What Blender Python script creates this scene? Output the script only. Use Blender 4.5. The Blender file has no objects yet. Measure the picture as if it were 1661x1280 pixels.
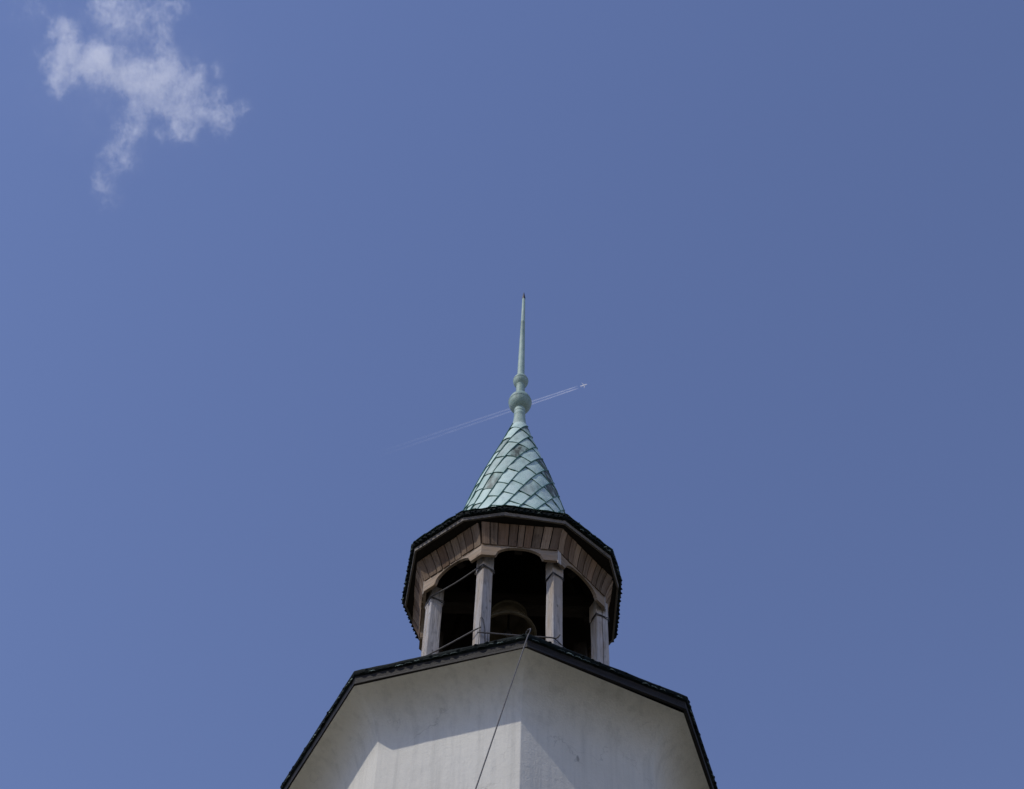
import bpy, bmesh, math, random
from mathutils import Vector, Matrix, noise
random.seed(7)
R = math.radians
sc = bpy.context.scene
COL = sc.collection

# ------------------------------------------------------------------ camera, sky, sun, exposure
cd = bpy.data.cameras.new('camera'); cam = bpy.data.objects.new('camera', cd); COL.objects.link(cam); sc.camera = cam
cr = Vector((0.99946558, -0.02524149, 0.02077084)); cu = Vector((-0.0324504, -0.84273956, 0.53734254)); cf = Vector((-0.00394108, 0.53772939, 0.84310828))
m = Matrix((cr, cu, -cf)).transposed().to_4x4(); m.translation = (0, -11.6412, 1.6)
cam.matrix_world = m
cd.sensor_width = 36; cd.sensor_fit = 'HORIZONTAL'; cd.lens = 57.754; cd.clip_start = 0.1; cd.clip_end = 60000

SUN_AZ, SUN_EL = -55.8, 49.0            # degrees left of the direction towards the camera, and height
sun_dir = Vector((math.sin(R(SUN_AZ))*math.cos(R(SUN_EL)), -math.cos(R(SUN_AZ))*math.cos(R(SUN_EL)), math.sin(R(SUN_EL))))
w = bpy.data.worlds.new('World'); sc.world = w; w.use_nodes = True
nt = w.node_tree; bg = nt.nodes['Background']
sky = nt.nodes.new('ShaderNodeTexSky'); sky.sky_type = 'NISHITA'; sky.sun_disc = False
sky.sun_elevation = R(SUN_EL); sky.sun_rotation = math.atan2(sun_dir.x, sun_dir.y)
sky.altitude = 300; sky.air_density = 1.4; sky.dust_density = 0.1; sky.ozone_density = 2.5
tintn = nt.nodes.new('ShaderNodeMix'); tintn.data_type = 'RGBA'; tintn.blend_type = 'MULTIPLY'; tintn.inputs[0].default_value = 1
tintn.inputs[7].default_value = (0.96, 0.845, 1.02, 1)
nt.links.new(sky.outputs[0], tintn.inputs[6]); nt.links.new(tintn.outputs[2], bg.inputs[0])
bg.inputs[1].default_value = 0.147
sl = bpy.data.lights.new('sun', 'SUN'); sl.energy = 2.55; sl.angle = R(0.8); sl.color = (1.0, 0.945, 0.84)
so = bpy.data.objects.new('sun', sl); COL.objects.link(so); so.rotation_euler = sun_dir.to_track_quat('Z', 'Y').to_euler(); so.location = (-20, -15, 40)
sc.view_settings.view_transform = 'Standard'; sc.view_settings.look = 'None'; sc.view_settings.gamma = 1; sc.view_settings.use_curve_mapping = False
sc.view_settings.exposure = -0.3
sc.render.engine = 'CYCLES'
sc.cycles.max_bounces = 8; sc.cycles.diffuse_bounces = 5; sc.cycles.volume_bounces = 4; sc.cycles.transparent_max_bounces = 16
sc.cycles.volume_step_rate = 0.2; sc.cycles.volume_max_steps = 256

# ------------------------------------------------------------------ helpers
class MB:
    """collects pieces; build() links them as one mesh object"""
    def __init__(s): s.v = []; s.f = []; s.uv = []; s.t = []
    def add(s, vs, fs, uvs=None, tint=None):
        n = len(s.v); s.v += [tuple(p) for p in vs]
        if tint is None: tint = random.random()
        for k, f in enumerate(fs):
            s.f.append(tuple(i+n for i in f))
            s.uv.append([uvs[i] for i in f] if uvs else [(0, 0)]*len(f)); s.t.append(tint)
    def timber(s, a, b, wv, tv, tint=None, seg=4, wob=0.0):
        """a bar from a to b; wv and tv are its full width and thickness vectors"""
        a, b, wv, tv = Vector(a), Vector(b), Vector(wv), Vector(tv); L = (b-a).length
        if tint is None: tint = random.random()
        o1, o2 = random.random()*9, random.random()*9
        vs, uvs, fs = [], [], []
        ring = ((-.5, -.5), (.5, -.5), (.5, .5), (-.5, .5))
        per = [0, wv.length, wv.length+tv.length, 2*wv.length+tv.length]
        for i in range(seg+1):
            t = i/seg; d = Vector((noise.noise((o1+t*2, 1, 3)), noise.noise((o1+t*2, 5, 3)), noise.noise((o1+t*2, 9, 3))))*wob
            for k, (x, y) in enumerate(ring):
                vs.append(a.lerp(b, t)+wv*x+tv*y+d); uvs.append((o1+t*L, o2+per[k]))
        for i in range(seg):
            for k in range(4):
                j = (k+1) % 4; fs.append((i*4+k, i*4+j, (i+1)*4+j, (i+1)*4+k))
        fs += [(3, 2, 1, 0), tuple(seg*4+k for k in range(4))]
        s.add(vs, fs, uvs, tint)
    def tube(s, pts, r, n=8, tint=None):
        pts = [Vector(p) for p in pts]; vs, fs = [], []
        up = Vector((0.13, 0.2, 0.97)); L = len(pts)
        for i, p in enumerate(pts):
            d = (pts[min(i+1, L-1)]-pts[max(i-1, 0)]).normalized(); x = d.cross(up)
            if x.length < .1: x = d.cross(Vector((1, 0, 0)))
            x.normalize(); y = d.cross(x)
            rr = r[i] if isinstance(r, (list, tuple)) else r
            for k in range(n): vs.append(p+(x*math.cos(k*2*math.pi/n)+y*math.sin(k*2*math.pi/n))*rr)
        for i in range(L-1):
            for k in range(n): j = (k+1) % n; fs.append((i*n+k, i*n+j, (i+1)*n+j, (i+1)*n+k))
        fs += [tuple(range(n))[::-1], tuple((L-1)*n+k for k in range(n))]
        s.add(vs, fs, None, tint)
    def lathe(s, prof, n=48, cx=0, cy=0, tint=None):
        vs, fs = [], []
        for r, z in prof:
            for k in range(n): a = k*2*math.pi/n; vs.append((cx+r*math.cos(a), cy+r*math.sin(a), z))
        for i in range(len(prof)-1):
            for k in range(n): j = (k+1) % n; fs.append((i*n+k, i*n+j, (i+1)*n+j, (i+1)*n+k))
        s.add(vs, fs, None, tint)
    def build(s, name, mat, parent=None, smooth=False, bevel=0, angle=35, fix=True):
        me = bpy.data.meshes.new(name); me.from_pydata(s.v, [], s.f); me.update()
        uvl = me.uv_layers.new(name='UVMap'); ta = me.attributes.new('tint', 'FLOAT', 'FACE')
        i = 0
        for k, p in enumerate(me.polygons):
            for q in range(p.loop_total): uvl.data[p.loop_start+q].uv = s.uv[k][q]
            ta.data[k].value = s.t[k]
        if fix:
            bm = bmesh.new(); bm.from_mesh(me); bmesh.ops.recalc_face_normals(bm, faces=bm.faces); bm.to_mesh(me); bm.free()
        if smooth:
            me.shade_smooth()
            if angle: me.set_sharp_from_angle(angle=R(angle))
        o = bpy.data.objects.new(name, me); COL.objects.link(o); me.materials.append(mat)
        if parent: o.parent = parent
        if bevel:
            b = o.modifiers.new('bevel', 'BEVEL'); b.width = bevel; b.segments = 2; b.limit_method = 'ANGLE'; b.angle_limit = R(40)
        return o

def tag(o, label=None, cat=None, group=None, kind=None):
    if label: o['label'] = label
    if cat: o['category'] = cat
    if group: o['group'] = group
    if kind: o['kind'] = kind
    return o
def empty(name, loc=(0, 0, 0)):
    o = bpy.data.objects.new(name, None); COL.objects.link(o); o.location = loc; return o
def pol(r, deg, z=0.0):                      # angle measured from the direction towards the camera, to the right
    a = R(deg); return Vector((r*math.sin(a), -r*math.cos(a), z))
def lerp(a, b, t): return a+(b-a)*t
def interp(prof, z):                         # prof: list of (r, z), z falling or rising
    p = sorted(prof, key=lambda q: q[1])
    if z <= p[0][1]: return p[0][0]
    for (r0, z0), (r1, z1) in zip(p, p[1:]):
        if z <= z1: return lerp(r0, r1, (z-z0)/(z1-z0))
    return p[-1][0]

# ------------------------------------------------------------------ materials
class NT:
    def __init__(s, name):
        s.m = bpy.data.materials.new(name); s.m.use_nodes = True; s.t = s.m.node_tree; s.b = s.t.nodes['Principled BSDF']; s.o = s.t.nodes['Material Output']
    def n(s, typ, **kw):
        x = s.t.nodes.new(typ)
        for k, v in kw.items(): setattr(x, k, v)
        return x
    def l(s, a, b): s.t.links.new(a, b)
    def put(s, sock, v):
        if isinstance(v, bpy.types.NodeSocket): s.l(v, sock)
        else: sock.default_value = v
    def math(s, op, a, b=0.0, c=0.0, clamp=False):
        x = s.n('ShaderNodeMath', operation=op, use_clamp=clamp); s.put(x.inputs[0], a); s.put(x.inputs[1], b); s.put(x.inputs[2], c); return x.outputs[0]
    def vmath(s, op, a, b=None):
        x = s.n('ShaderNodeVectorMath', operation=op); s.put(x.inputs[0], a)
        if b is not None: s.put(x.inputs[1], b)
        return x.outputs['Value'] if op in ('LENGTH', 'DISTANCE', 'DOT_PRODUCT') else x.outputs[0]
    def noise(s, vec, scale, detail=4, rough=.55, out=0):
        x = s.n('ShaderNodeTexNoise'); s.put(x.inputs['Vector'], vec); s.put(x.inputs['Scale'], scale); s.put(x.inputs['Detail'], detail); s.put(x.inputs['Roughness'], rough); return x.outputs[out]
    def ramp(s, fac, stops):
        x = s.n('ShaderNodeValToRGB'); s.put(x.inputs[0], fac); e = x.color_ramp.elements
        while len(e) < len(stops): e.new(.5)
        for k, (p, c) in enumerate(stops): e[k].position = p; e[k].color = (*c, 1) if len(c) == 3 else c
        return x.outputs[0]
    def mix(s, fac, a, b, blend='MIX'):
        x = s.n('ShaderNodeMix', data_type='RGBA', blend_type=blend); s.put(x.inputs[0], fac)
        for i, v in ((6, a), (7, b)):
            if isinstance(v, tuple) and len(v) == 3: v = (*v, 1)
            s.put(x.inputs[i], v)
        return x.outputs[2]
    def rng(s, v, a, b, c=0.0, d=1.0):
        x = s.n('ShaderNodeMapRange'); s.put(x.inputs[0], v)
        for i, q in enumerate((a, b, c, d)): x.inputs[i+1].default_value = q
        return x.outputs[0]
    def bump(s, h, strength, dist):
        x = s.n('ShaderNodeBump'); x.inputs['Strength'].default_value = strength; x.inputs['Distance'].default_value = dist; s.l(h, x.inputs['Height']); s.l(x.outputs[0], s.b.inputs['Normal'])
    def obj(s): return s.n('ShaderNodeTexCoord').outputs['Object']
    def attr(s, name, out='Fac'): return s.n('ShaderNodeAttribute', attribute_name=name).outputs[out]
    def scale(s, vec, xyz):
        x = s.n('ShaderNodeMapping'); s.l(vec, x.inputs[0]); x.inputs['Scale'].default_value = xyz; return x.outputs[0]

def plaster_mat():
    t = NT('plaster'); P = t.obj()
    blot = t.noise(P, 1.3, 5, .6); fine = t.noise(P, 55, 3, .6); streak = t.noise(t.scale(P, (26, 26, 1.1)), 1.0, 4, .6)
    col = t.ramp(blot, [(.25, (.705, .675, .595)), (.75, (.79, .765, .695))])
    col = t.mix(t.rng(streak, .5, .8, 0, .28), col, (.52, .51, .485))
    col = t.mix(t.rng(fine, .55, .85, 0, .22), col, (.47, .46, .44))
    mottle = t.noise(P, 7, 4, .7); col = t.mix(t.rng(mottle, .58, .8, 0, .30), col, (.50, .495, .47))
    drip = t.noise(t.scale(P, (9, 9, .35)), 1, 5, .65); col = t.mix(t.rng(drip, .50, .72, 0, .42), col, (.45, .44, .395))
    grime = t.noise(P, 2.6, 6, .7); col = t.mix(t.rng(grime, .54, .72, 0, .34), col, (.46, .44, .385))
    # chips and marks on the render coat
    wob = t.vmath('ADD', P, t.vmath('SCALE', t.noise(P, 40, 2, .5, 1), None))
    for (x, y, z, r) in CHIPS:
        d = t.vmath('SUBTRACT', P, (x, y, z)); d = t.vmath('MULTIPLY', d, (1, 1, .45)); d = t.math('ADD', t.vmath('LENGTH', d), t.math('MULTIPLY', t.math('SUBTRACT', fine, .5), r*1.2))
        col = t.mix(t.rng(d, r*.55, r, .62, 0), col, (.20, .19, .17))
    # hairline cracks
    vor = t.n('ShaderNodeTexVoronoi', feature='DISTANCE_TO_EDGE'); wp = t.vmath('ADD', P, t.vmath('MULTIPLY', t.noise(P, 3.5, 4, .6, 1), (.5, .5, .5))); t.l(wp, vor.inputs['Vector']); vor.inputs['Scale'].default_value = 1.1
    crack = t.math('MULTIPLY', t.rng(vor.outputs['Distance'], .0, .008, 1, 0), t.rng(t.noise(P, 1.7, 2),    .52, .66, 0, .42))
    col = t.mix(crack, col, (.30, .28, .25))
    t.l(col, t.b.inputs['Base Color']); t.b.inputs['Roughness'].default_value = .95; t.b.inputs['Specular IOR Level'].default_value = .15
    h = t.math('ADD', t.math('MULTIPLY', fine, .6), t.math('ADD', t.math('MULTIPLY', t.noise(P, 14, 4, .6), .8), t.math('MULTIPLY', streak, .4)))
    h = t.math('SUBTRACT', h, t.math('MULTIPLY', crack, 1.0))
    t.bump(h, .42, .012); return t.m

def wood_mat(name, dark, mid, light, tintamt=.5, red=None, stain=.5, rough=.85, warm=None):
    t = NT(name); uv = t.n('ShaderNodeUVMap').outputs[0]; tint = t.attr('tint')
    sx = t.n('ShaderNodeSeparateXYZ'); t.l(uv, sx.inputs[0])
    def coord(a, b, c):
        x = t.n('ShaderNodeCombineXYZ'); t.l(t.math('MULTIPLY', sx.outputs[0], a), x.inputs[0]); t.l(t.math('MULTIPLY', sx.outputs[1], b), x.inputs[1]); t.l(t.math('MULTIPLY', tint, c), x.inputs[2]); return x.outputs[0]
    grain = t.noise(coord(4, 75, 91), 1, 6, .65); coarse = t.noise(coord(2.2, 16, 53), 1, 4, .6); blot = t.noise(coord(5, 9, 31), 1, 4, .6)
    g = t.math('ADD', t.math('MULTIPLY', grain, .6), t.math('MULTIPLY', coarse, .4))
    col = t.ramp(g, [(.30, dark), (.5, mid), (.70, light)])
    if red: col = t.mix(t.rng(t.math('FRACT', t.math('MULTIPLY', tint, 7.3)), .3, 1, 0, .75), col, t.mix(.55, red, t.mix(1, col, red, 'MULTIPLY')))
    col = t.mix(1, col, t.ramp(tint, [(0, (1-tintamt,)*3), (1, (1+tintamt*.3,)*3)]), 'MULTIPLY')
    col = t.mix(t.rng(blot, .58, .78, 0, stain), col, tuple(c*.45 for c in dark))
    if warm: col = t.mix(t.rng(t.noise(coord(1.6, 5, 17), 1, 3, .6), .42, .64, 0, .75), col, t.mix(1, warm, t.ramp(g, [(.3, (.6, .6, .6)), (.7, (1.1, 1.1, 1.1))]), 'MULTIPLY'))
    check = t.noise(coord(1.1, 34, 23), 1, 3, .5); col = t.mix(t.rng(check, .66, .72, 0, .75), col, tuple(c*.4 for c in dark))
    vor = t.n('ShaderNodeTexVoronoi'); t.l(coord(5, 11, 77), vor.inputs['Vector']); vor.inputs['Scale'].default_value = 1
    knot = t.rng(vor.outputs['Distance'], .06, .16, .75, 0); col = t.mix(knot, col, tuple(c*.4 for c in dark))
    t.l(col, t.b.inputs['Base Color']); t.b.inputs['Roughness'].default_value = rough; t.b.inputs['Specular IOR Level'].default_value = .25
    t.bump(t.math('ADD', grain, t.math('MULTIPLY', coarse, .9)), .8, .010); return t.m

def copper_mat(name='verdigris_copper', k=1.0):
    t = NT(name); P = t.obj(); st = t.attr('stain'); tint = t.attr('tint'); seam = t.attr('seam')
    a = t.noise(P, 5, 5, .6); f = t.noise(P, 40, 4, .6); run = t.noise(t.scale(P, (16, 16, 1.8)), 1, 4, .6)
    col = t.ramp(a, [(.3, (.47, .64, .57)), (.5, (.57, .73, .66)), (.72, (.67, .80, .735))])
    col = t.mix(1, col, t.ramp(tint, [(0, (.82, .85, .85)), (1, (1.06, 1.04, 1.05))]), 'MULTIPLY')
    col = t.mix(t.rng(f, .58, .8, 0, .35), col, (.35, .48, .44))
    col = t.mix(t.rng(run, .56, .74, 0, .38), col, (.24, .28, .23))
    d = t.math('MULTIPLY', st, t.rng(t.math('ADD', t.math('MULTIPLY', run, .6), t.math('MULTIPLY', a, .5)), .40, .62, .15, 1.35), clamp=True)
    col = t.mix(d, col, t.ramp(f, [(.35, (.028, .032, .022)), (.65, (.12, .145, .105))]))
    if k < 1: col = t.mix(t.rng(t.noise(t.scale(P, (30, 30, 3)), 1, 5, .65), .45, .72, 0, .45), t.mix(1, col, (k, k*1.03, k), 'MULTIPLY'), (.17, .25, .21))
    col = t.mix(seam, col, t.ramp(f, [(.35, (.03, .11, .088)), (.65, (.08, .21, .168))]))
    t.l(col, t.b.inputs['Base Color']); t.b.inputs['Roughness'].default_value = .62; t.b.inputs['Specular IOR Level'].default_value = .4
    t.bump(t.math('ADD', t.math('MULTIPLY', f, .4), t.noise(P, 11, 3, .5)), .45, .012); return t.m

def simple_mat(name, c0, c1, scale=8, rough=.6, metal=0.0, spec=.5, bump=.3, dist=.01):
    t = NT(name); P = t.obj(); n = t.noise(P, scale, 5, .6)
    t.l(t.ramp(n, [(.3, c0), (.7, c1)]), t.b.inputs['Base Color']); t.b.inputs['Roughness'].default_value = rough; t.b.inputs['Metallic'].default_value = metal; t.b.inputs['Specular IOR Level'].default_value = spec
    if bump: t.bump(t.noise(P, scale*3, 4, .6), bump, dist)
    return t.m

RW = 1.7094; A0 = 3.789; APO = RW*math.cos(R(22.5))
def onface(deg, s, z):                        # a point on a wall face: sideways offset s
    n = pol(APO, deg); tdir = pol(1, deg+90); p = n+tdir*s; return (p.x, p.y, z)
CHIPS = [(*onface(A0+22.5, -.165, 12.283), .020), (*onface(A0+22.5, -.175, 12.16), .012), (*onface(A0+22.5, -.10, 11.80), .018), (*onface(A0+22.5, .52, 12.38), .010), (*onface(A0-22.5, .12, 12.13), .012), (*onface(A0-22.5, .0, 12.15), .010)]
M_PL = plaster_mat()
M_POST = wood_mat('weathered_oak', (.24, .22, .205), (.54, .505, .48), (.71, .67, .645), .22, stain=.75, warm=(.52, .42, .32))
M_BEAM = wood_mat('weathered_beam', (.17, .13, .095), (.38, .30, .225), (.50, .41, .32), .2, stain=.45, warm=(.42, .29, .18))
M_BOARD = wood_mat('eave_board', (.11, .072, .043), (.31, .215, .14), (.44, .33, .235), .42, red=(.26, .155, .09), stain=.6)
M_FASC = wood_mat('fascia_board', (.012, .010, .009), (.028, .024, .0215), (.055, .047, .043), .3, stain=.5, rough=.6)
M_BATT = wood_mat('eave_batten', (.10, .086, .074), (.21, .185, .16), (.32, .285, .25), .3, stain=.4, rough=.7)
M_DARK = wood_mat('dark_timber_and_shade', (.022, .017, .013), (.042, .033, .026), (.065, .052, .042), .4)  # also stands in for shade on the back posts and eave ledge
M_COP = copper_mat(); M_FIN = copper_mat('weathered_finial_copper', .70)
def edge_mat():
    t = NT('blackened_copper'); P = t.obj(); tint = t.attr('tint'); n = t.noise(P, 14, 5, .6)
    col = t.ramp(n, [(.3, (.003, .006, .006)), (.7, (.009, .015, .0145))])
    col = t.mix(t.rng(tint, .88, 1.0, 0, 1), col, t.ramp(t.noise(P, 45, 3), [(.35, (.05, .08, .07)), (.6, (.42, .52, .47))]))  # pale scale tips: glints of the edge put into the colour
    t.l(col, t.b.inputs['Base Color']); t.b.inputs['Roughness'].default_value = .75; t.b.inputs['Specular IOR Level'].default_value = .12
    t.bump(t.noise(P, 40, 4, .6), .6, .02); return t.m
M_EDGE = edge_mat()
M_IRON = simple_mat('galvanised_iron', (.07, .063, .058), (.15, .138, .13), 30, .55, .0, .5, .2, .003)
M_WIRE = simple_mat('dull_steel_wire', (.07, .065, .06), (.13, .12, .115), 30, .6, .0, .4, 0)
M_TIP = simple_mat('black_iron', (.012, .011, .012), (.03, .025, .025), 20, .5, 0, .5, .2)
M_BELL = simple_mat('dark_bronze', (.10, .08, .047), (.185, .15, .092), 9, .6, .2, .5, .3)
M_JET = simple_mat('white_aircraft_paint', (.86, .86, .87), (.88, .88, .89), 1, .35, 0, .5, 0)
def ground_mat():
    t = NT('ground_soil'); P = t.obj(); near = t.ramp(t.noise(P, .35, 5, .6), [(.3, (.066, .060, .036)), (.7, (.124, .113, .072))])
    far = t.ramp(t.noise(P, .004, 6, .6), [(.35, (.40, .42, .45)), (.65, (.54, .56, .60))])     # unseen far ground, made pale to bounce light up onto the airliner
    t.l(t.mix(t.rng(t.vmath('LENGTH', P), 600, 2500), near, far), t.b.inputs['Base Color']); t.b.inputs['Roughness'].default_value = .95
    t.bump(t.noise(P, 6, 4, .6), .5, .1); return t.m
M_GR = ground_mat()

# ------------------------------------------------------------------ ground
g = MB(); N = 96; rings = [0, 3, 8, 20, 60, 200, 800, 4000, 50000]; vs = [(0, 0, 0)]; fs = []
for r in rings[1:]: vs += [(r*math.cos(k*2*math.pi/N), r*math.sin(k*2*math.pi/N), 0) for k in range(N)]
for k in range(N): fs.append((0, 1+k, 1+(k+1) % N))
for i in range(len(rings)-2):
    for k in range(N): j = (k+1) % N; fs.append((1+i*N+k, 1+(i+1)*N+k, 1+(i+1)*N+j, 1+i*N+j))
g.add(vs, fs); tag(g.build('ground', M_GR, fix=False), kind='structure')

# ------------------------------------------------------------------ bell tower
tower = tag(empty('bell_tower'), 'white plastered octagonal tower with open timber bell stage under a green copper spire', 'tower')

def ring_octagon(r, deg0, per=10, rnd=.007, n=8):
    """octagon of circumradius r with lightly rounded arrises, as a list of xy"""
    out = []
    cs = [pol(r, deg0+360/n*k) for k in range(n)]
    for k in range(n):
        c, p, q = cs[k], cs[k-1], cs[(k+1) % n]
        a = c+(p-c).normalized()*rnd; b = c+(q-c).normalized()*rnd
        for t in (0, .25, .5, .75): out.append((a.lerp(c, t)).lerp(c.lerp(b, t), t))
        b2 = q+(c-q).normalized()*rnd
        for i in range(per): out.append(b.lerp(b2, i/per))
    return out
# wall with its coved head
prof = [(1.80, 0), (1.80, .6), (RW, .68)] + [(RW, z) for z in (2, 4, 6, 8, 9.5, 10.3, 10.8, 11.1, 11.35, 11.6, 11.8, 11.93)]
cove = [(1.7100, 12.00), (1.7165, 12.06), (1.727, 12.12), (1.743, 12.18), (1.766, 12.24), (1.798, 12.30), (1.840, 12.355), (1.893, 12.405), (1.955, 12.447), (2.02, 12.475), (2.085, 12.49)]
prof += cove
b = MB(); vs = []; fs = []
base = [ring_octagon(r, A0, 12) for r, z in prof]; n = len(base[0])
for (r, z), ring in zip(prof, base):
    for p in ring:
        q = Vector((p.x, p.y, z)); d = noise.noise(q*1.7)*.006+noise.noise(q*6)*.0025
        if r > 2.06: d *= .2
        q += Vector((p.x, p.y, 0)).normalized()*d; vs.append(q)
for i in range(len(prof)-1):
    for k in range(n): j = (k+1) % n; fs.append((i*n+k, i*n+j, (i+1)*n+j, (i+1)*n+k))
b.add(vs, fs); b.build('wall', M_PL, tower, smooth=True, angle=0)

# lower eave: fascia boards, edge of the roof, roof
def poly_pts(spec): return [pol(r, a) for a, r in spec]
LOW = [(A0-180, 2.13), (A0-135, 2.13), (A0-90, 2.13), (-40.8, 2.131), (4.0, 2.127), (48.2, 2.160), (A0+90, 2.14), (A0+135, 2.13)]
ZL = 12.65                                    # top of the roof edge
def inset(pts, d):
    out = []
    for k in range(len(pts)):
        p, c, q = pts[k-1], pts[k], pts[(k+1) % len(pts)]
        n1 = (c-p).normalized(); n1 = Vector((n1.y, -n1.x, 0)); n2 = (q-c).normalized(); n2 = Vector((n2.y, -n2.x, 0))
        if n1.dot(c) < 0: n1 = -n1
        if n2.dot(c) < 0: n2 = -n2
        bis = (n1+n2).normalized(); out.append(c-bis*(d/bis.dot(n1)))
    return out
def at_z(p, z): return Vector((p.x, p.y, z))
def fascia(pts, z0, z1, thick, name, mat, batten=0.0, lean=0.0):
    inner = inset(pts, thick)
    low = inset(pts, lean) if lean else pts
    for k in range(len(pts)):
        j = (k+1) % len(pts); bm = MB(); a, c, ia, ic = pts[k], pts[j], inner[k], inner[j]; la, lc = low[k], low[j]
        L = (c-a).length; tint = random.random(); o = random.random()*9; seg = max(4, int(L/.12)); vs, uv, fs = [], [], []
        for i in range(seg+1):
            t = i/seg
            sag = noise.noise((k*3.1+t*2.5, 2.2, z0))*.006 if 0 < i < seg else 0
            for q, zz, vv in ((la.lerp(lc, t), z0+sag, 0), (a.lerp(c, t), z1, z1-z0), (ia.lerp(ic, t), z1, z1-z0+thick), (ia.lerp(ic, t), z0+sag, -thick)):
                vs.append(at_z(q, zz)); uv.append((o+t*L, vv+o))
        for i in range(seg):
            for e in range(4): f = (e+1) % 4; fs.append((i*4+e, i*4+f, (i+1)*4+f, (i+1)*4+e))
        bm.add(vs, fs, uv, tint)
        if batten:
            out = inset(pts, lean-.014); oa, oc = out[k], out[j]; vs, uv, fs = [], [], []; t2 = random.random()
            for i in range(seg+1):
                t = i/seg; sag = noise.noise((k*3.1+t*2.5, 2.2, z0))*.006 if 0 < i < seg else 0
                for q, zz, vv in ((oa.lerp(oc, t), z0+sag-.004, 0), (oa.lerp(oc, t), z0+sag+batten, .02), (la.lerp(lc, t), z0+sag+batten+.006, .04), (la.lerp(lc, t), z0+sag-.004, .06)):
                    vs.append(at_z(q, zz)); uv.append((o+3+t*L, vv+o))
            for i in range(seg):
                for e in range(4): f = (e+1) % 4; fs.append((i*4+e, i*4+f, (i+1)*4+f, (i+1)*4+e))
            bm.add(vs, fs, uv, t2)
        bm.build(name, mat, tower)
def eave_edge(pts, z, name, pitch, spike, mat, drop=.05, full=1.0, light=.4):
    """the rolled metal edge of an eave with the tips of the scales showing under it"""
    bm = MB(); n = len(pts); back = inset(pts, .10); roll = [(.030, -drop), (.012, -drop*.86), (.002, -drop*.6), (.0, -drop*.32), (.006, -drop*.10), (.018, 0), (.06, .018)]
    rings = [inset(pts, d) for d, dz in roll]
    for k in range(n):
        j = (k+1) % n; L = (pts[j]-pts[k]).length; seg = max(3, int(L/.07)); vs, fs = [], []
        for i in range(seg+1):
            t = i/seg
            for q, (d, dz) in enumerate(roll):
                p = rings[q][k].lerp(rings[q][j], t); w_ = noise.noise((p.x*7, p.y*7, z+q*.3))*.007+noise.noise((p.x*23, p.y*23, z+q*.5))*.004 if 0 < i < seg else 0
                vs.append(at_z(p, z+dz+w_))
        m_ = len(roll)
        for i in range(seg):
            for q in range(m_-1): fs.append((i*m_+q, i*m_+q+1, (i+1)*m_+q+1, (i+1)*m_+q))
        bm.add(vs, fs, None, .2)
    for k in range(n):
        j = (k+1) % n; a, c = pts[k], pts[j]; L = (c-a).length; m_ = max(3, round(L/pitch)); e = (c-a).normalized(); o = Vector((e.y, -e.x, 0))
        if o.dot(a) < 0: o = -o
        for row, (zrow, back_) in enumerate(((-drop*.30, .0), (-drop*.72, .004))):
            for i in range(m_):
                s0 = (i+.5*row)/m_; s1 = s0+1/m_
                if s1 > 1.001 or (row == 0 and random.random() > full): continue
                p0, p1 = a.lerp(c, s0+.06/m_), a.lerp(c, s1-.06/m_); mid = (p0+p1)/2+(p1-p0)*random.uniform(-.2, .2); zz = z+zrow+random.uniform(-.005, .005); sp = spike*random.uniform(.15, 1.3)-(back_+(0 if full > .9 else .005*row)); th = random.uniform(.005, .010)
                tint = random.uniform(.0, .7)
                if row and random.random() < light: tint = random.uniform(.88, 1.0)  # some lower tips get the painted glint
                fl = random.uniform(-.006, .010)
                front = [(p0, -.012, 0), (p0.lerp(mid, .6), sp*.35, -fl*.3), (mid, sp, -fl), (mid.lerp(p1, .4), sp*.35, -fl*.3), (p1, -.012, 0)]
                vs = [at_z(q+o*d, zz+dz) for q, d, dz in front]+[at_z(q-o*.03, zz+.012) for q, d, dz in front]
                vs += [v-Vector((0, 0, th)) for v in vs[:]]
                fs = []
                for q in range(4): fs += [(q, q+1, q+6, q+5), (10+q, 15+q, 16+q, 11+q), (q, 10+q, 11+q, q+1), (q+5, q+6, q+16, q+15)]
                fs += [(0, 5, 15, 10), (4, 14, 19, 9)]
                bm.add(vs, fs, None, tint)
    return bm.build(name, mat, tower, smooth=True, angle=30)
lowp = poly_pts(LOW)
fp = inset(lowp, .026)
fascia(fp, 12.497, 12.596, .03, 'fascia_board', M_FASC, batten=.016, lean=.012)
eave_edge(lowp, ZL, 'roof_edge', .085, .009, M_EDGE, drop=.066, full=.4, light=.5)
def radius_at(pts, ang):                      # polygon radius along a direction
    d = Vector((math.sin(ang), -math.cos(ang), 0)); best = None
    for k in range(len(pts)):
        a, c = pts[k], pts[(k+1) % len(pts)]; e = c-a; den = d.x*e.y-d.y*e.x
        if abs(den) < 1e-9: continue
        t = (a.x*e.y-a.y*e.x)/den; u = (a.x*d.y-a.y*d.x)/den
        if t > 0 and -1e-6 <= u <= 1+1e-6: best = t if best is None else min(best, t)
    return best
PHI = -18.747
octb = lambda r: [pol(r, PHI+45*k) for k in range(8)]
b = MB(); N = 160; vs = []; fs = []
lay = [(1.0, ZL+.006, 0), (.8, ZL+.14, 0), (.62, ZL+.30, .4), (.50, ZL+.44, 1)]
for s_, z, mixv in lay:
    for k in range(N):
        a = 2*math.pi*k/N; r = lerp(radius_at(lowp, a)*s_-.02, 1.06, mixv) if mixv < 1 else radius_at(octb(1.06), a); vs.append((r*math.sin(a), -r*math.cos(a), z))
for i in range(3):
    for k in range(N): j = (k+1) % N; fs.append((i*N+k, i*N+j, (i+1)*N+j, (i+1)*N+k))
for q in fs: pass
b.add(vs, fs); b.build('lower_roof', M_EDGE, tower)

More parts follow.
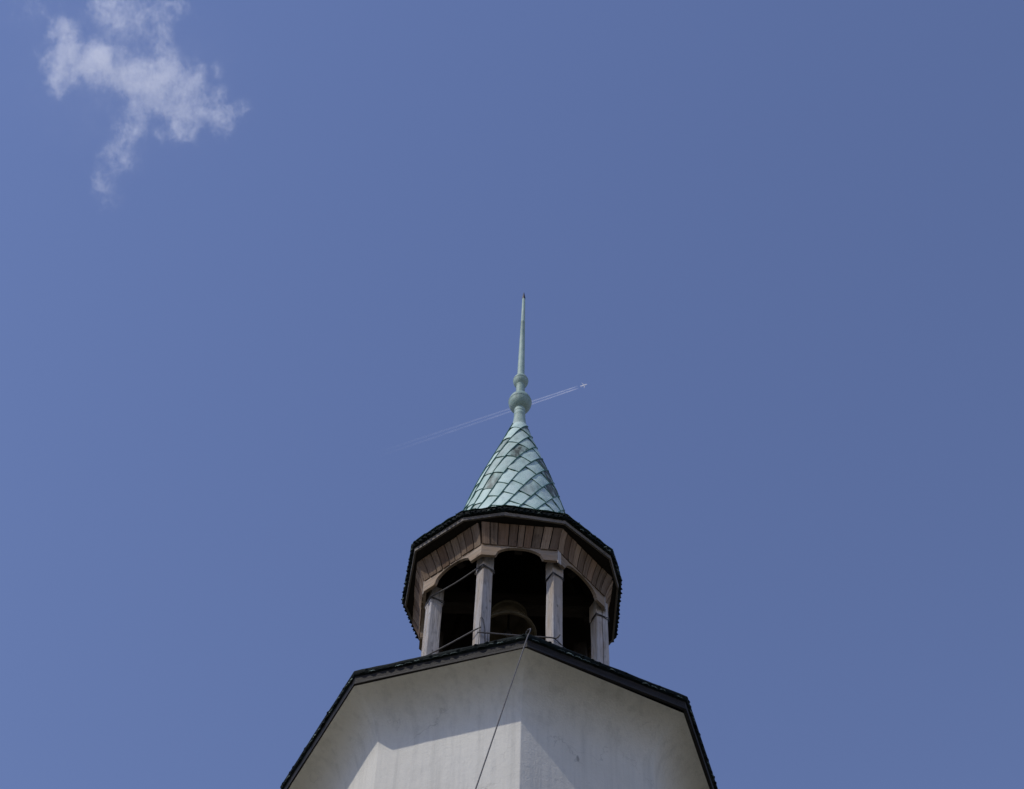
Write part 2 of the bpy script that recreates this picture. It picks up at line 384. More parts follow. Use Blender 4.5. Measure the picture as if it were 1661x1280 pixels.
# lantern floor kerb
b = MB(); o8, i8 = octb(1.05), octb(.80)
for k in range(8):
    j = (k+1) % 8; a, c = o8[k], o8[j]; mid = (a+c)/2; nrm = Vector((mid.x, mid.y, 0)).normalized()
    b.timber(at_z(a, 13.18)-nrm*.06, at_z(c, 13.18)-nrm*.06, nrm*.12, Vector((0, 0, .2)), seg=6)
b.build('sill_beam', M_BEAM, tower)
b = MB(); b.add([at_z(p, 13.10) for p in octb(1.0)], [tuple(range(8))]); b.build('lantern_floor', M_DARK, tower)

# posts
POST = [(-65, .137), (-55, .126), (-55, .126), (-64, .140), (32, .13), (28, .13), (120, .13), (118, .13)]
ZB = 15.352; ZBB = 15.172
corners = []
for k in range(8):
    c = pol(.955, PHI+45*(k-1)); nl, wd = POST[k]; corners.append(c)
    if k >= 4:                                # back posts: square to their own corner
        nl = PHI+45*(k-1)-45+random.uniform(-5, 5)
    eL = -pol(1, nl); eR = -pol(1, nl+90)
    def section(wd, grow):
        c2 = c-(eL+eR)*grow; w2 = wd+2*grow; pts = [c2+(eL+eR)*.006+eL*-.006+eR*0, c2+eL*.010]
        pts = [c2+eR*.008, c2+eL*.008]
        if k == 3: pts += [c2+eL*(w2*.50-.006), c2+eL*(w2*.50)+eR*.02, c2+eL*(w2*.50+.006)]
        else: pts += [c2+eL*(w2*.48-.006), c2+eL*(w2*.48), c2+eL*(w2*.48+.006)]
        pts += [c2+eL*(w2-.008), c2+eL*w2+eR*.008, c2+eL*w2+eR*(w2-.008), c2+eL*(w2-.008)+eR*w2, c2+eL*.008+eR*w2, c2+eR*(w2-.008)]
        return pts
    bm = MB(); vs, fs, uv = [], [], []; o = random.random()*9; tint = random.random()
    zs = [(13.1, 0), (13.6, 0), (14.0, 0), (14.4, .001), (14.7, 0), (15.07, 0), (15.082, .006), (15.13, .006), (ZB-.02, .006)]
    for z, gr in zs:
        pts = section(wd, gr); dx = noise.noise((k*7.7, z*1.3, 1))*.006; dy = noise.noise((k*7.7, z*1.3, 7))*.006; per = 0
        for q, p in enumerate(pts):
            if q: per += (p-pts[q-1]).length
            vs.append(Vector((p.x+dx, p.y+dy, z))); uv.append((o+z, o+per))
    n = len(pts)
    for i in range(len(zs)-1):
        for q in range(n): j = (q+1) % n; fs.append((i*n+q, i*n+j, (i+1)*n+j, (i+1)*n+q))
    fs += [tuple(range(n))[::-1], tuple((len(zs)-1)*n+q for q in range(n))]
    bm.add(vs, fs, uv, tint)
    bm.build('post', M_POST if k < 4 else M_DARK, tower, bevel=0)  # back posts blackened: interior shade put into their colour

# arched head boards between the posts
for k in range(8):
    a, c = pol(1.05, PHI+45*(k-1)), pol(1.05, PHI+45*k); e = (c-a).normalized(); L = (c-a).length; mid = (a+c)/2; nrm = Vector((mid.x, mid.y, 0)).normalized(); th = .032
    bot = []
    half = L/2
    br = .145+random.uniform(-.015, .012)      # flat seat over the post
    rise = .142+random.uniform(-.01, .008); n = 22
    span = half-br
    for i in range(n+1):
        t = -1+2*i/n; bot.append((t*span, ZBB+.012+rise*math.sqrt(max(0, 1-abs(t)**2.2))))
    line = [(-half, ZBB), (-span-.012, ZBB)]+bot+[(span+.012, ZBB), (half, ZBB)]
    if k in (1, 2): line[0] = (-half+(.032 if k == 2 else 0), ZBB)
    vs, uv, fs = [], [], []; o = random.random()*9
    trim = th*math.tan(R(22.5))
    for s_, z in line:
        top = ZB+noise.noise((k*5+s_*3, 1, 1))*.004
        s2 = s_*(half-trim)/half
        for q, zz in ((mid+e*s_, z), (mid+e*s_, top), (mid+e*s2-nrm*th, top), (mid+e*s2-nrm*th, z)):
            vs.append(at_z(q, zz)); uv.append((o+s_, o+zz if True else 0))
    for i in range(len(line)-1):
        for q in range(4): j = (q+1) % 4; fs.append((i*4+q, i*4+j, (i+1)*4+j, (i+1)*4+q))
    m4 = (len(line)-1)*4; fs += [(3, 2, 1, 0), (m4, m4+1, m4+2, m4+3)]
    bm = MB(); bm.add(vs, fs, uv); bm.build('arch_board', M_BEAM, tower)
# tenon of the post showing between two arch boards
for ang, side in ((PHI+45, 1), (PHI-45, -1), (PHI+90, 1)):
    c = pol(1.052, ang); nd = pol(1, ang+22.5*side); td = pol(1, ang+90+22.5*side)
    bm = MB(); p = c+td*.026*side+nd*.002; bm.timber(at_z(p, ZBB-.03), at_z(p, ZB-.006), td*.05, nd*.010, seg=3); bm.build('post_tenon', M_POST, tower)

# boarded cove under the upper eave
ZE = 15.732
UP = [(-160, 1.25), (-123, 1.235), (-96.1, 1.225), (-58.5, 1.290), (-26.8, 1.257), (-5.0, 1.222), (26.3, 1.257), (58.8, 1.268), (78.6, 1.223), (114.2, 1.305), (123, 1.275), (160, 1.25)]
upp = poly_pts(UP)
RB, ZBT = 1.145, 15.605
inner8, top8 = octb(1.046), octb(RB)
for k in range(8):
    a, c = pol(1.046, PHI+45*(k-1)), pol(1.046, PHI+45*k); ta, tc = pol(RB, PHI+45*(k-1)), pol(RB, PHI+45*k)
    bm = MB(); nb = random.choice((8, 9, 9, 10)); cuts = [0]+sorted((i+random.uniform(-.16, .16))/nb for i in range(1, nb))+[1]
    mid = (a+c)/2; nrm = Vector((mid.x, mid.y, 0)).normalized(); skew = random.uniform(-.02, .02)
    for i in range(nb):
        s0, s1 = cuts[i]+.006, cuts[i+1]-.006; lift = random.uniform(0, .008); drop = random.uniform(-.010, .004)
        p0, p1 = a.lerp(c, s0), a.lerp(c, s1); q0, q1 = ta.lerp(tc, min(1, max(0, s0+skew))), ta.lerp(tc, min(1, max(0, s1+skew))); o = random.random()*9; tint = random.random()*(.32 if k in (0, 7) else 1); wd = (p1-p0).length  # left panels tinted darker, their shade put into the board colour
        vs, uv, fs = [], [], []; nn = (nrm+Vector((0, 0, -.42))).normalized()
        for t in (0, .33, .66, 1):
            z = lerp(ZB-.004+drop, ZBT, t); bulge = .012*math.sin(t*math.pi)*-1
            l, r = p0.lerp(q0, t), p1.lerp(q1, t)
            for p_, vv in ((l, 0), (r, wd)): vs.append(at_z(p_, z)+nn*(lift+bulge+.012)); uv.append((o+t*.28, o+vv))
            for p_, vv in ((r, wd+.02), (l, -.02)): vs.append(at_z(p_, z)+nn*(lift+bulge-.012)); uv.append((o+t*.28, o+vv))
        for i2 in range(3):
            for e in range(4): f = (e+1) % 4; fs.append((i2*4+e, i2*4+f, i2*4+4+f, i2*4+4+e))
        fs += [(3, 2, 1, 0), (12, 13, 14, 15)]
        bm.add(vs, fs, uv, tint)
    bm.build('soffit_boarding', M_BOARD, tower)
# ledge from the boards out to the fascia, its shadow put into the colour
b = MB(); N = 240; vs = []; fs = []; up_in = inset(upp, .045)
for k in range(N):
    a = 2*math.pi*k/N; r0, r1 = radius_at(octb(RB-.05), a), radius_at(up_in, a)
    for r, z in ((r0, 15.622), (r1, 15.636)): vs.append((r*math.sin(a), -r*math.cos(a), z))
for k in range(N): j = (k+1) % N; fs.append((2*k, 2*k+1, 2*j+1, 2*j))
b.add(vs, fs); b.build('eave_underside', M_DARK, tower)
fascia(inset(upp, .034), 15.622, 15.668, .025, 'eave_fascia', M_BATT, lean=.005)
eave_edge(upp, ZE, 'spire_roof_edge', .060, .017, M_EDGE, drop=.062, light=.15)

# spire: copper scales laid in spiral rows
CONE = [(.0947, 19.11), (.112, 19.02), (.222, 18.57), (.324, 18.20), (.434, 17.80), (.508, 17.50), (.548, 17.32), (.617, 17.00), (.685, 16.70), (.765, 16.42), (.86, 16.15), (.985, 15.95), (1.11, 15.83), (1.22, 15.745)]
def cone_p(a, z, off=0.0):                    # a in radians from the camera side, to the right
    r = interp(CONE, z)
    if z < 16.7:
        k = min(1, max(0, (16.7-z)/(16.7-15.745))); rp = radius_at(upp, a)-.02; r = lerp(r, r*rp/1.20, k)
    cx = .022*min(1, max(0, (z-17.2)/1.9)); r += off
    return Vector((cx+r*math.sin(a), -r*math.cos(a), z+off*.3))
STAIN = [(-14, 17.93, .9), (41, 17.81, 1.0), (60, 17.63, .95), (72, 17.50, .8), (35, 18.80, .7), (20, 18.45, .25), (-24, 17.28, .6), (47, 17.21, .9), (-60, 18.43, .5), (68, 17.23, .3), (50, 18.13, .35)]
cv, cfaces, ctint, cstain, cseam = [], [], [], [], []
def cadd(vs, fs, tint, stain, seam):
    n = len(cv); cv.extend(vs)
    for f in fs: cfaces.append(tuple(i+n for i in f)); ctint.append(tint); cstain.append(stain); cseam.append(seam)
N = 96; zs = [z for r, z in CONE][1:]
for i in range(len(zs)-1):                    # the closed skin under the scales
    vs = [cone_p(2*math.pi*k/N, z, -.006) for z in (zs[i], zs[i+1]) for k in range(N)]
    cadd(vs, [(k, (k+1) % N, N+(k+1) % N, N+k) for k in range(N)], .3, 0, 1)
def rz(z): return interp(CONE, z)
# the scales lie in parallel rows on the unrolled sheet of the cone, as the roofer set them out
SA = .270; BETA = R(19.4); ROWW = .180
slant = [(2.126, 17.32)]
zz_ = sorted(CONE, key=lambda q: -q[1]); SL = []
acc_ = 0
for i, (r, z) in enumerate(zz_):
    if i: acc_ += math.hypot(r-zz_[i-1][0], z-zz_[i-1][1])
    SL.append((acc_, z))
ref_ = [q for q, z in SL if abs(z-17.32) < 1e-6][0]; SL = [(q-ref_+2.126, z) for q, z in SL]
def z_of(rho): return interp([(z, q) for q, z in SL], rho)
RT, RBM = SL[0][0]+.075, SL[-1][0]-.005
def sheet(p, q):
    x = p*math.cos(BETA)+q*math.sin(BETA); y = -p*math.sin(BETA)+q*math.cos(BETA)     # apex at the origin, y falls towards the eave
    rho = math.hypot(x, y); phi = math.atan2(x, -y); ok = RT <= rho <= RBM and abs(phi) <= SA*math.pi
    rho = min(RBM, max(RT, rho)); phi = max(-SA*math.pi, min(SA*math.pi, phi)); return phi/SA, z_of(rho), ok
def ribbon(path, w, h):
    vs, fs = [], []
    if len(path) < 2: return
    for i, (a, z) in enumerate(path):
        p = cone_p(a, z, .003); q = cone_p(*path[min(i+1, len(path)-1)]); q0 = cone_p(*path[max(i-1, 0)]); d = (q-q0)
        if d.length < 1e-6: d = Vector((0, 0, 1))
        d.normalize(); nrm = Vector((math.sin(a), -math.cos(a), .32)).normalized(); s_ = d.cross(nrm).normalized()
        vs += [p+s_*w/2, p+s_*w*.3+nrm*h, p-s_*w*.3+nrm*h, p-s_*w/2]
    for i in range(len(path)-1):
        for e in range(3): fs.append((i*4+e, i*4+e+1, i*4+5+e, i*4+4+e))
    cadd(vs, fs, .5, 0, 1)
def clipped(pts, w, h):
    run = []
    for p, q in pts:
        a, z, ok = sheet(p, q)
        if ok: run.append((a, z))
        else:
            ribbon(run, w, h); run = []
    ribbon(run, w, h)
rnd = random.Random(21); SKEW = -.07
nrow = int(4.5/ROWW)
for j in range(-nrow, nrow):
    jit = lambda i: .020*math.sin(i*12.9898+3)
    p0, p1 = j*ROWW+jit(j)+.05, (j+1)*ROWW+jit(j+1)+.05
    clipped([(p0, -5+i*.04) for i in range(int(6.5/.04))], .0115, .0145)
    q = -5+rnd.uniform(0, .4)
    while q < 1.6:
        q2 = q+rnd.uniform(.32, .47); tint = rnd.random(); NU, NV = 5, 9; rough_ = .009
        am, zm, okm = sheet((p0+p1)/2, (q+q2)/2+SKEW/2)
        grid = [[sheet(lerp(p0, p1, u/NU), lerp(q, q2, v/NV)+SKEW*u/NU) for u in range(NU+1)] for v in range(NV+1)]
        if any(g_[2] for row in grid for g_ in row):
            deg = math.degrees(am); st = rnd.choice((0, 0, 0, 0, 0, .15, .3)); best = .115
            for (sa, sz, sv) in STAIN:
                dd = math.hypot(R(deg-sa)*rz(sz), (zm-sz)*.7)
                if dd < best: best = dd; st = sv
            vs, fs = [], []
            for v in range(NV+1):
                for u in range(NU+1):
                    a, z, ok = grid[v][u]; t, w_ = v/NV, u/NU
                    vs.append(cone_p(a, z, rough_*noise.noise((p0*3+w_*1.7, q*3+t*3, 2))+.009*(1-t)+.002*w_+.003*math.sin(w_*math.pi)*math.sin(t*math.pi)))
            for v in range(NV):
                for u in range(NU):
                    if grid[v][u][2] or grid[v+1][u+1][2] or grid[v][u+1][2] or grid[v+1][u][2]: i = v*(NU+1)+u; fs.append((i, i+1, i+NU+2, i+NU+1))
            cadd(vs, fs, tint, st, 0)
            clipped([(lerp(p0, p1, u), q+SKEW*u) for u in (.02, .2, .4, .6, .8, .98)], .0085, .009)
        q = q2
# collar edge, dropping in points round the top of the scales
me = bpy.data.meshes.new('spire_roof'); me.from_pydata([tuple(v) for v in cv], [], cfaces); me.update()
for nm, arr in (('tint', ctint), ('stain', cstain), ('seam', cseam)): me.attributes.new(nm, 'FLOAT', 'FACE').data.foreach_set('value', arr)
bm_ = bmesh.new(); bm_.from_mesh(me)
for f in bm_.faces:
    c_ = f.calc_center_median()
    if f.normal.dot(Vector((c_.x, c_.y, .3))) < 0: f.normal_flip()
bm_.to_mesh(me); bm_.free(); me.shade_smooth(); me.set_sharp_from_angle(angle=R(40))
spire = bpy.data.objects.new('spire_roof', me); COL.objects.link(spire); me.materials.append(M_COP); spire.parent = tower
# dark inside of the spire
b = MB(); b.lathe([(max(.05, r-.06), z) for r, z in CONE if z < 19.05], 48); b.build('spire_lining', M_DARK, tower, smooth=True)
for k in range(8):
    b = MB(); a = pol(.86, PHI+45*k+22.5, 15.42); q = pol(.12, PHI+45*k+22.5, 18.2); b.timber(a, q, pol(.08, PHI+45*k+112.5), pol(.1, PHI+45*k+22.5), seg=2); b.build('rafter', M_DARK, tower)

# finial
FX, FY = .024, 0.0
fin = MB(); fin.lathe([(.105, 19.035), (.0985, 19.09), (.0947, 19.11), (.083, 19.19), (.0770, 19.26), (.0725, 19.33), (.0745, 19.335), (.0745, 19.36), (.0715, 19.365), (.0712, 19.41), (.074, 19.413), (.074, 19.435), (.0715, 19.44), (.0715, 19.52), (.05, 19.53)], 40, FX, FY)
def set_copper(o):
    me = o.data
    for nm in ('stain', 'seam'): me.attributes.new(nm, 'FLOAT', 'FACE')
    return o
fo = set_copper(fin.build('finial', M_FIN, tower, smooth=True))
def ball(r, z0, z1, zc, lip):
    pr = [(.06, z0)]
    for i in range(1, 18):
        a = -math.pi/2+math.pi*i/18; zz = (zc-z0) if a < 0 else (z1-zc); rr = r*math.cos(a)
        pr.append((max(.058, rr), zc+zz*math.sin(a)))
        if abs(a) < .06: pr[-1] = (r, zc); pr += [(r+lip, zc+.004), (r+lip, zc+.016), (r-.003, zc+.018)]
    pr.append((.05, z1)); return pr
b = MB(); b.lathe(ball(.150, 19.46, 19.845, 19.655, .003), 44, FX, FY); set_copper(b.build('finial_ball', M_FIN, fo, smooth=True))
b = MB(); b.lathe([(.0585, 19.80), (.0585, 20.09)], 32, FX, FY); set_copper(b.build('finial_neck', M_FIN, fo, smooth=True))
b = MB(); b.lathe(ball(.1, 20.045, 20.315, 20.185, .003), 40, FX, FY); set_copper(b.build('finial_ball', M_FIN, fo, smooth=True))
b = MB(); b.lathe([(.050, 20.29), (.0485, 20.37), (.039, 21.1), (.0292, 21.755), (.0305, 21.757), (.0305, 21.772), (.0285, 21.774), (.021, 22.44), (.012, 22.45)], 28, FX, FY); rod = set_copper(b.build('finial_rod', M_FIN, fo, smooth=True))
# the rod leans very slightly to the right
for v in rod.data.vertices: v.co.x += (v.co.z-20.3)*.0035
b = MB(); b.lathe([(.0, 22.425), (.0225, 22.43), (.024, 22.47), (.016, 22.53), (.005, 22.62), (.0, 22.64)], 20, FX+.0076, FY); b.build('finial_tip', M_TIP, fo, smooth=True)

# iron rail round the lantern
ends = [c*1.012 for c in corners]
for k in (7, 0, 1, 2, 3):
    a, c = ends[k], ends[(k+1) % 8]
    if k == 3: continue
    za = {7: 14.10, 0: 14.17, 1: 14.015, 2: 14.02}[k]; zc = {7: 14.16, 0: 14.085, 1: 14.025, 2: 14.03}[k]
    e = (c-a).normalized(); o = Vector(((a+c)/2).normalized()); bm = MB()
    pts = [at_z(a-e*.02+o*.006, za)]+[at_z(a.lerp(c, t)+o*.012, lerp(za, zc, t)-.008*math.sin(t*math.pi)) for t in (.05, .3, .5, .7, .95)]+[at_z(c+e*.02+o*.006, zc)]
    if k == 1: pts += [at_z(c+e*.045+o*.02, zc+.012), at_z(c+e*.06+o*.022, zc+.04)]
    bm.tube(pts, .0085 if k in (0, 1) else .005, 8); bm.build('guard_rail', M_IRON if k in (0, 1) else M_TIP, tower)
# bent wire hook on the second post
c = corners[1]; bm = MB(); eL = -pol(1, -55); o = pol(.012, 10)
hp = [at_z(c+o-eL*.012, 13.80), at_z(c+o-eL*.012, 14.15), at_z(c+o-eL*.008, 14.235), at_z(c+o+eL*.010, 14.27), at_z(c+o+eL*.034, 14.235), at_z(c+o+eL*.055, 14.13), at_z(c+o+eL*.068, 13.95), at_z(c+o+eL*.074, 13.80)]
bm.tube(hp, .0055, 6); bm.build('wire_hook', M_IRON, tower)

# ------------------------------------------------------------------ wire strung round the heads of the posts
ZW = [15.135, 15.10, 15.07, 15.09]
def wrap(bm, k, rad):
    c = corners[k]; nl, wd = POST[k]; eL = -pol(1, nl); eR = -pol(1, nl+90); g_ = .006+rad*.6
    for dz, sl in ((0, .0), (-.022, .012)):
        q = [c+eR*(wd+g_), c-(eL+eR)*g_+eR*(wd*.5), c-(eL+eR)*g_*1.15, c+eL*(wd*.5)-eR*g_, c+eL*(wd+g_)-eR*g_, c+eL*(wd+g_)+eR*(wd+g_), c+eR*(wd+g_)-eL*g_]
        bm.tube([at_z(p, ZW[k]+dz+z_) for p, z_ in zip(q, [0, 0, 0, sl, -sl, 0, 0])], rad, 6)
def span(bm, a, za, c, zc, sag, rad):
    bm.tube([at_z(a.lerp(c, t), lerp(za, zc, t)-sag*math.sin(t*math.pi)) for t in [i/10 for i in range(11)]], rad, 8)
bm = MB(); wrap(bm, 0, .0065); wrap(bm, 1, .0065); span(bm, corners[0]*1.012, ZW[0], corners[1]*1.012, ZW[1]+.005, .030, .0085)
tag(bm.build('wire', M_WIRE, None, smooth=True), 'grey wire slung between the two left posts of the bell stage', 'wire', 'wires tied round the lantern posts')
for k, lab in ((2, 'thin dark wire bound round the post right of the bell'), (3, 'thin dark wire bound round the cracked rightmost lantern post')):
    bm = MB(); wrap(bm, k, .005); tag(bm.build('wire', M_TIP, None, smooth=True), lab, 'wire', 'wires tied round the lantern posts')

# ------------------------------------------------------------------ loose cable from the roof corner to the ground
P0 = Vector((.152, -2.165, 12.655)); P1 = Vector((-.2285, -3.0, 9.924)); d = P1-P0; P2 = P0+d*(12.6/2.731)
bm = MB(); pts = [Vector((.135, -2.09, 12.672)), Vector((.150, -2.135, 12.668)), Vector((.172, -2.165, 12.650)), Vector((.170, -2.180, 12.60))]
S = Vector((.150, -2.215, 12.50))
for i in range(25):
    t = i/24; p = S.lerp(P2, t); p.z -= .10*math.sin(t*math.pi)*0; pts.append(p)
bm.tube(pts, .0056, 8); tag(bm.build('cable', M_WIRE, None, smooth=True), 'thin grey cable hanging from the eave corner diagonally past the white wall', 'cable')

# ------------------------------------------------------------------ bell
BX, BY, BZ = -.029, 0.0, 15.07
bell = tag(empty('church_bell', (BX, BY, BZ)), 'dark bronze bell hanging in shadow inside the open timber lantern', 'bell')
outer = [(.305, 0), (.308, .012), (.298, .035), (.268, .085), (.235, .15), (.210, .22), (.195, .30), (.185, .345), (.165, .385), (.12, .41), (.06, .42), (.0, .422)]
innerp = [(.0, .385), (.10, .375), (.15, .345), (.17, .29), (.185, .22), (.205, .15), (.235, .09), (.268, .03), (.28, .0)]
b = MB(); b.lathe(innerp[::-1][:0]+[(r, z) for r, z in innerp]+outer, 56)
b.build('bell_body', M_BELL, bell, smooth=True, angle=50)
b = MB()
for z, r in ((.06, .286), (.075, .277), (.31, .198), (.33, .194)): b.lathe([(r-.004, z-.005), (r+.004, z), (r-.004, z+.005)], 56)
b.build('bell_moulding', M_BELL, bell, smooth=True)
b = MB(); b.tube([(0, 0, .39), (0, 0, .05)], .013, 10); b.lathe([(.0, -.03), (.03, -.015), (.042, .02), (.03, .055), (.0, .07)], 18); b.build('clapper', M_TIP, bell, smooth=True)
b = MB(); b.timber((-.98, .02, .52), (.98, .02, .52), (0, .16, 0), (0, 0, .18)); b.build('headstock', M_DARK, bell)
b = MB()
for x in (-.06, .06): b.tube([(x, 0, .41), (x*1.3, 0, .47), (x, 0, .62)], .014, 8)
b.build('hanger', M_TIP, bell)

# ------------------------------------------------------------------ airliner and its trails, ten kilometres up
PA = Vector((467.11, 6266.65, 10000.0)); PE = Vector((-1132.3, 6977.2, 10000.0))
hd = (PA-PE).normalized(); side = Vector((hd.y, -hd.x, 0))
jet = tag(empty('airliner', PA), 'tiny white jet airliner high in the blue sky beside the finial', 'aircraft')
jet.rotation_euler = (0, 0, math.atan2(hd.y, hd.x))
b = MB(); vs, fs = [], []; sec = [(-26, .5, 1.6), (-22, 1.4, 1.0), (-14, 3.0, .2), (0, 3.4, 0), (14, 3.4, 0), (20, 2.9, -.2), (24, 1.5, -.5), (26.5, .3, -.8)]
for x, r, dz in sec:
    for k in range(16): a = k*math.pi/8; vs.append((x, r*math.cos(a), dz+r*math.sin(a)))
for i in range(len(sec)-1):
    for k in range(16): j = (k+1) % 16; fs.append((i*16+k, i*16+j, (i+1)*16+j, (i+1)*16+k))
fs += [tuple(range(16))[::-1], tuple((len(sec)-1)*16+k for k in range(16))]
b.add(vs, fs); b.build('fuselage', M_JET, jet, smooth=True)
def slab(name, pts, th, up=(0, 0, 1)):
    b = MB(); u = Vector(up)*th/2; n = len(pts); b.add([Vector(p)+u for p in pts]+[Vector(p)-u for p in pts], [tuple(range(n)), tuple(range(n, 2*n))[::-1]]+[(i, n+i, n+(i+1) % n, (i+1) % n) for i in range(n)]); return b.build(name, M_JET, jet, bevel=.1)
for s_ in (1, -1):
    slab('wing', [(7, 2.2*s_, -1.2), (-1.5, 2.2*s_, -1.2), (-8.5, 25*s_, .6), (-5.5, 25*s_, .6)], .6)
    slab('tailplane', [(-19, 1*s_, 1.2), (-24, 1*s_, 1.2), (-26.5, 9*s_, 1.6), (-24, 9*s_, 1.6)], .4)
    b = MB(); vs, fs = [], []; sec = [(-3.2, .9), (0, 1.35), (2.2, 1.45), (2.9, 1.2)]
    for x, r in sec:
        for k in range(12): a = k*math.pi/6; vs.append((x+2.5, 9.5*s_+r*math.cos(a), -2.4+r*math.sin(a)))
    for i in range(3):
        for k in range(12): j = (k+1) % 12; fs.append((i*12+k, i*12+j, (i+1)*12+j, (i+1)*12+k))
    fs += [tuple(range(12))[::-1], tuple(36+k for k in range(12))]; b.add(vs, fs); b.build('engine', M_JET, jet, smooth=True)
slab('fin', [(-17, 0, 2), (-25, 0, 2), (-28, 0, 9.5), (-24.5, 0, 9.5)], .5, (0, 1, 0))

t = NT('ice_crystal_trail'); P = t.obj(); age = t.attr('age')
nz = t.noise(t.scale(P, (.012, .09, .09)), 1, 4, .6); lw = t.n('ShaderNodeLayerWeight'); lw.inputs[0].default_value = .5
core = t.math('POWER', t.math('SUBTRACT', 1.0, lw.outputs['Facing']), 1.3)
al = t.math('MULTIPLY', t.math('MULTIPLY', core, t.rng(nz, .3, .68, .25, 1.0)), age, clamp=True)
df = t.n('ShaderNodeBsdfDiffuse'); df.inputs[0].default_value = (.95, .95, .97, 1); tl = t.n('ShaderNodeBsdfTranslucent'); tl.inputs[0].default_value = (.95, .95, .97, 1); tp = t.n('ShaderNodeBsdfTransparent')
m1 = t.n('ShaderNodeMixShader'); m1.inputs[0].default_value = .6; t.l(df.outputs[0], m1.inputs[1]); t.l(tl.outputs[0], m1.inputs[2])
m2 = t.n('ShaderNodeMixShader'); t.l(al, m2.inputs[0]); t.l(tp.outputs[0], m2.inputs[1]); t.l(m1.outputs[0], m2.inputs[2]); t.t.nodes.remove(t.b); t.l(m2.outputs[0], t.o.inputs[0])
M_TRAIL = t.m
LT = (PA-PE).length
for s_, lab in ((-1, 'upper of two thin white contrails running back from the airliner'), (1, 'lower of two thin white contrails running back from the airliner')):
    n = 60; seg = 14; vs, fs, ag = [], [], []
    for i in range(n+1):
        t_ = i/n; x = -40-t_*(LT*.92); wob = noise.noise((t_*9, s_*3, 0))*2.5*t_; r = lerp(4.6, 9.0, t_); off = s_*lerp(8.5, 17, t_)+wob
        a_ = min(1, i/2.0)*lerp(.85, .0, t_**.21 if t_ > 0 else 0)
        for k in range(seg): a = 2*math.pi*k/seg; vs.append((x, -off+r*math.cos(a), r*math.sin(a))); ag.append(max(0, a_))
    for i in range(n):
        for k in range(seg): j = (k+1) % seg; fs.append((i*seg+k, i*seg+j, (i+1)*seg+j, (i+1)*seg+k))
    me = bpy.data.meshes.new('contrail'); me.from_pydata(vs, [], fs); me.attributes.new('age', 'FLOAT', 'POINT').data.foreach_set('value', ag); me.shade_smooth()
    o = bpy.data.objects.new('contrail', me); COL.objects.link(o); me.materials.append(M_TRAIL); o.location = PA; o.rotation_euler = jet.rotation_euler
    tag(o, lab, 'contrail', 'twin contrails of the airliner')

# ------------------------------------------------------------------ one small cloud, fifteen hundred metres up
BL = [(70,80,15,16,0.42),(60,45,95,70,0.10),(7.7,-1.5,12.5,12.5,1.0),(2.5,17.2,13.8,17.5,1.0),(-3.1,38.6,16.4,16.4,1.0),(-9.9,55.2,10.1,10.1,1.0),(22.9,30.2,23.8,17.5,1.0),(38.4,24.7,17.5,16.2,1.0),(48.6,40.6,25.0,17.5,0.72),(65.2,54.0,21.3,15.0,0.62),(81.4,42.0,21.2,21.2,0.8),(103.1,32.5,14.9,21.1,0.8),(94.5,62.5,27.5,18.7,0.70),(114.4,76.6,27.5,18.7,0.62),(113.4,100.8,15.8,11.0,0.9),(122,52,16,16,0.6),(138.1,83.6,20.0,11.2,0.85),(156.5,79.7,17.2,9.7,0.65),(172,74,14,8,0.45),(150,95,14,9,0.5),(146,60,14,12,0.45),(128.8,31.7,9.6,14.6,0.7),(150.4,37.2,7.2,12.1,0.55),(66.5,-15.4,30.3,27.9,0.42),(46.9,-25.8,18.5,18.5,0.4),(99.1,-9.3,13.5,22.1,0.4),(114.1,-26.8,15.9,9.8,0.8),(58.8,100.6,13.9,12.6,0.6),(46.1,129.5,21.0,20.7,0.45),(26.2,153.8,14.2,22.2,0.36),(30.1,175.5,12.6,13.9,0.30),(86.3,106.3,8.8,10.1,0.4),(-17.7,26.2,9.8,9.8,0.45),(-18.5,-17.6,37.4,18.7,0.2)]
t = NT('cloud_vapour'); P = t.obj()
n1 = t.noise(P, .035, 3, .55, 1); n2 = t.noise(P, .11, 6, .7, 1)
Pw = t.vmath('ADD', P, t.vmath('MULTIPLY', t.vmath('SUBTRACT', n1, (.5, .5, .5)), (26, 26, 20)))
Pw = t.vmath('ADD', Pw, t.vmath('MULTIPLY', t.vmath('SUBTRACT', n2, (.5, .5, .5)), (17, 17, 17)))
acc = None
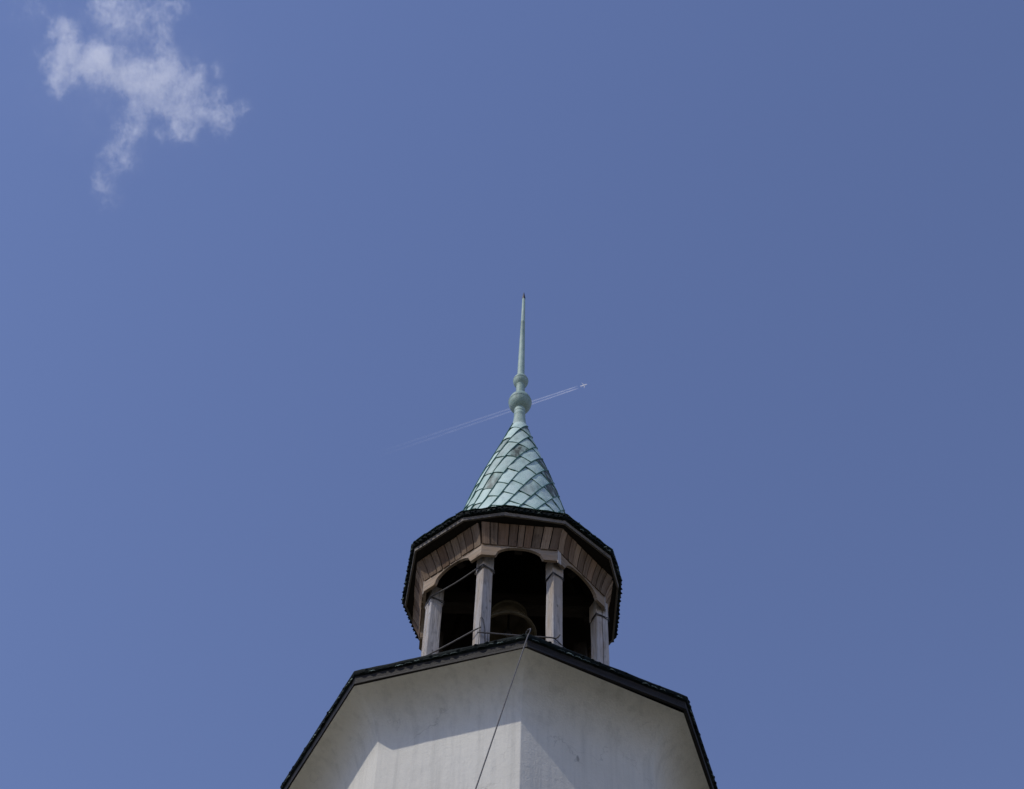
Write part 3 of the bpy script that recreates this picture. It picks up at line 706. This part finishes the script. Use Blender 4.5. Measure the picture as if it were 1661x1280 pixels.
for x, y, a, b_, s_ in BL:
    q = t.vmath('MULTIPLY', t.vmath('SUBTRACT', Pw, (x, y, 0)), (1/(a*1.65), 1/(b_*1.65), 1/max(12, min(a, b_)*1.3)))
    d = t.math('SUBTRACT', 1.0, t.vmath('LENGTH', q), clamp=True); d = t.math('MULTIPLY', t.math('MULTIPLY', d, d), s_)
    acc = d if acc is None else t.math('ADD', acc, d)
fb = t.noise(P, .055, 7, .68)
wisp = t.noise(t.scale(t.vmath('ADD', P, t.vmath('MULTIPLY', n1, (40, 40, 40))), (.11, .05, .08)), 1, 7, .72)
fine = t.noise(t.scale(t.vmath('ADD', P, t.vmath('MULTIPLY', n2, (14, 14, 14))), (.30, .16, .2)), 1, 5, .7)
mod = t.math('MULTIPLY', t.math('MULTIPLY', t.rng(fb, .33, .67, .0, 1.8), t.rng(wisp, .34, .66, .1, 1.8)), t.rng(fine, .35, .65, .35, 1.6))
core = t.math('MAXIMUM', t.math('SUBTRACT', t.math('MULTIPLY', acc, t.math('ADD', mod, .22)), .10), 0)
dens = t.math('MULTIPLY', t.math('ADD', core, t.math('MULTIPLY', t.math('MULTIPLY', acc, mod), .24)), .054)
dens = t.math('MAXIMUM', t.math('SMOOTH_MIN', dens, .046, .016), 0)
vol = t.n('ShaderNodeVolumePrincipled'); vol.inputs['Color'].default_value = (1, 1, 1, 1); vol.inputs['Anisotropy'].default_value = .42; t.l(dens, vol.inputs['Density'])
t.t.nodes.remove(t.b); t.l(vol.outputs[0], t.o.inputs['Volume']); M_CLOUD = t.m
bm = bmesh.new()
for x, y, a, b_, s_ in BL:
    r = bmesh.ops.create_icosphere(bm, subdivisions=3, radius=1)
    for v in r['verts']: v.co = Vector((x+v.co.x*(a*1.65+6), y+v.co.y*(b_*1.65+6), v.co.z*(max(12, min(a, b_)*1.3)+6)))
me = bpy.data.meshes.new('cloud'); bm.to_mesh(me); bm.free()
cl = bpy.data.objects.new('cloud', me); COL.objects.link(cl); cl.location = (-450, 550, 1501.6); me.materials.append(M_CLOUD)
rm = cl.modifiers.new('remesh', 'REMESH'); rm.mode = 'VOXEL'; rm.voxel_size = 3.5
tag(cl, 'small ragged white cloud alone in the deep blue sky', 'cloud')
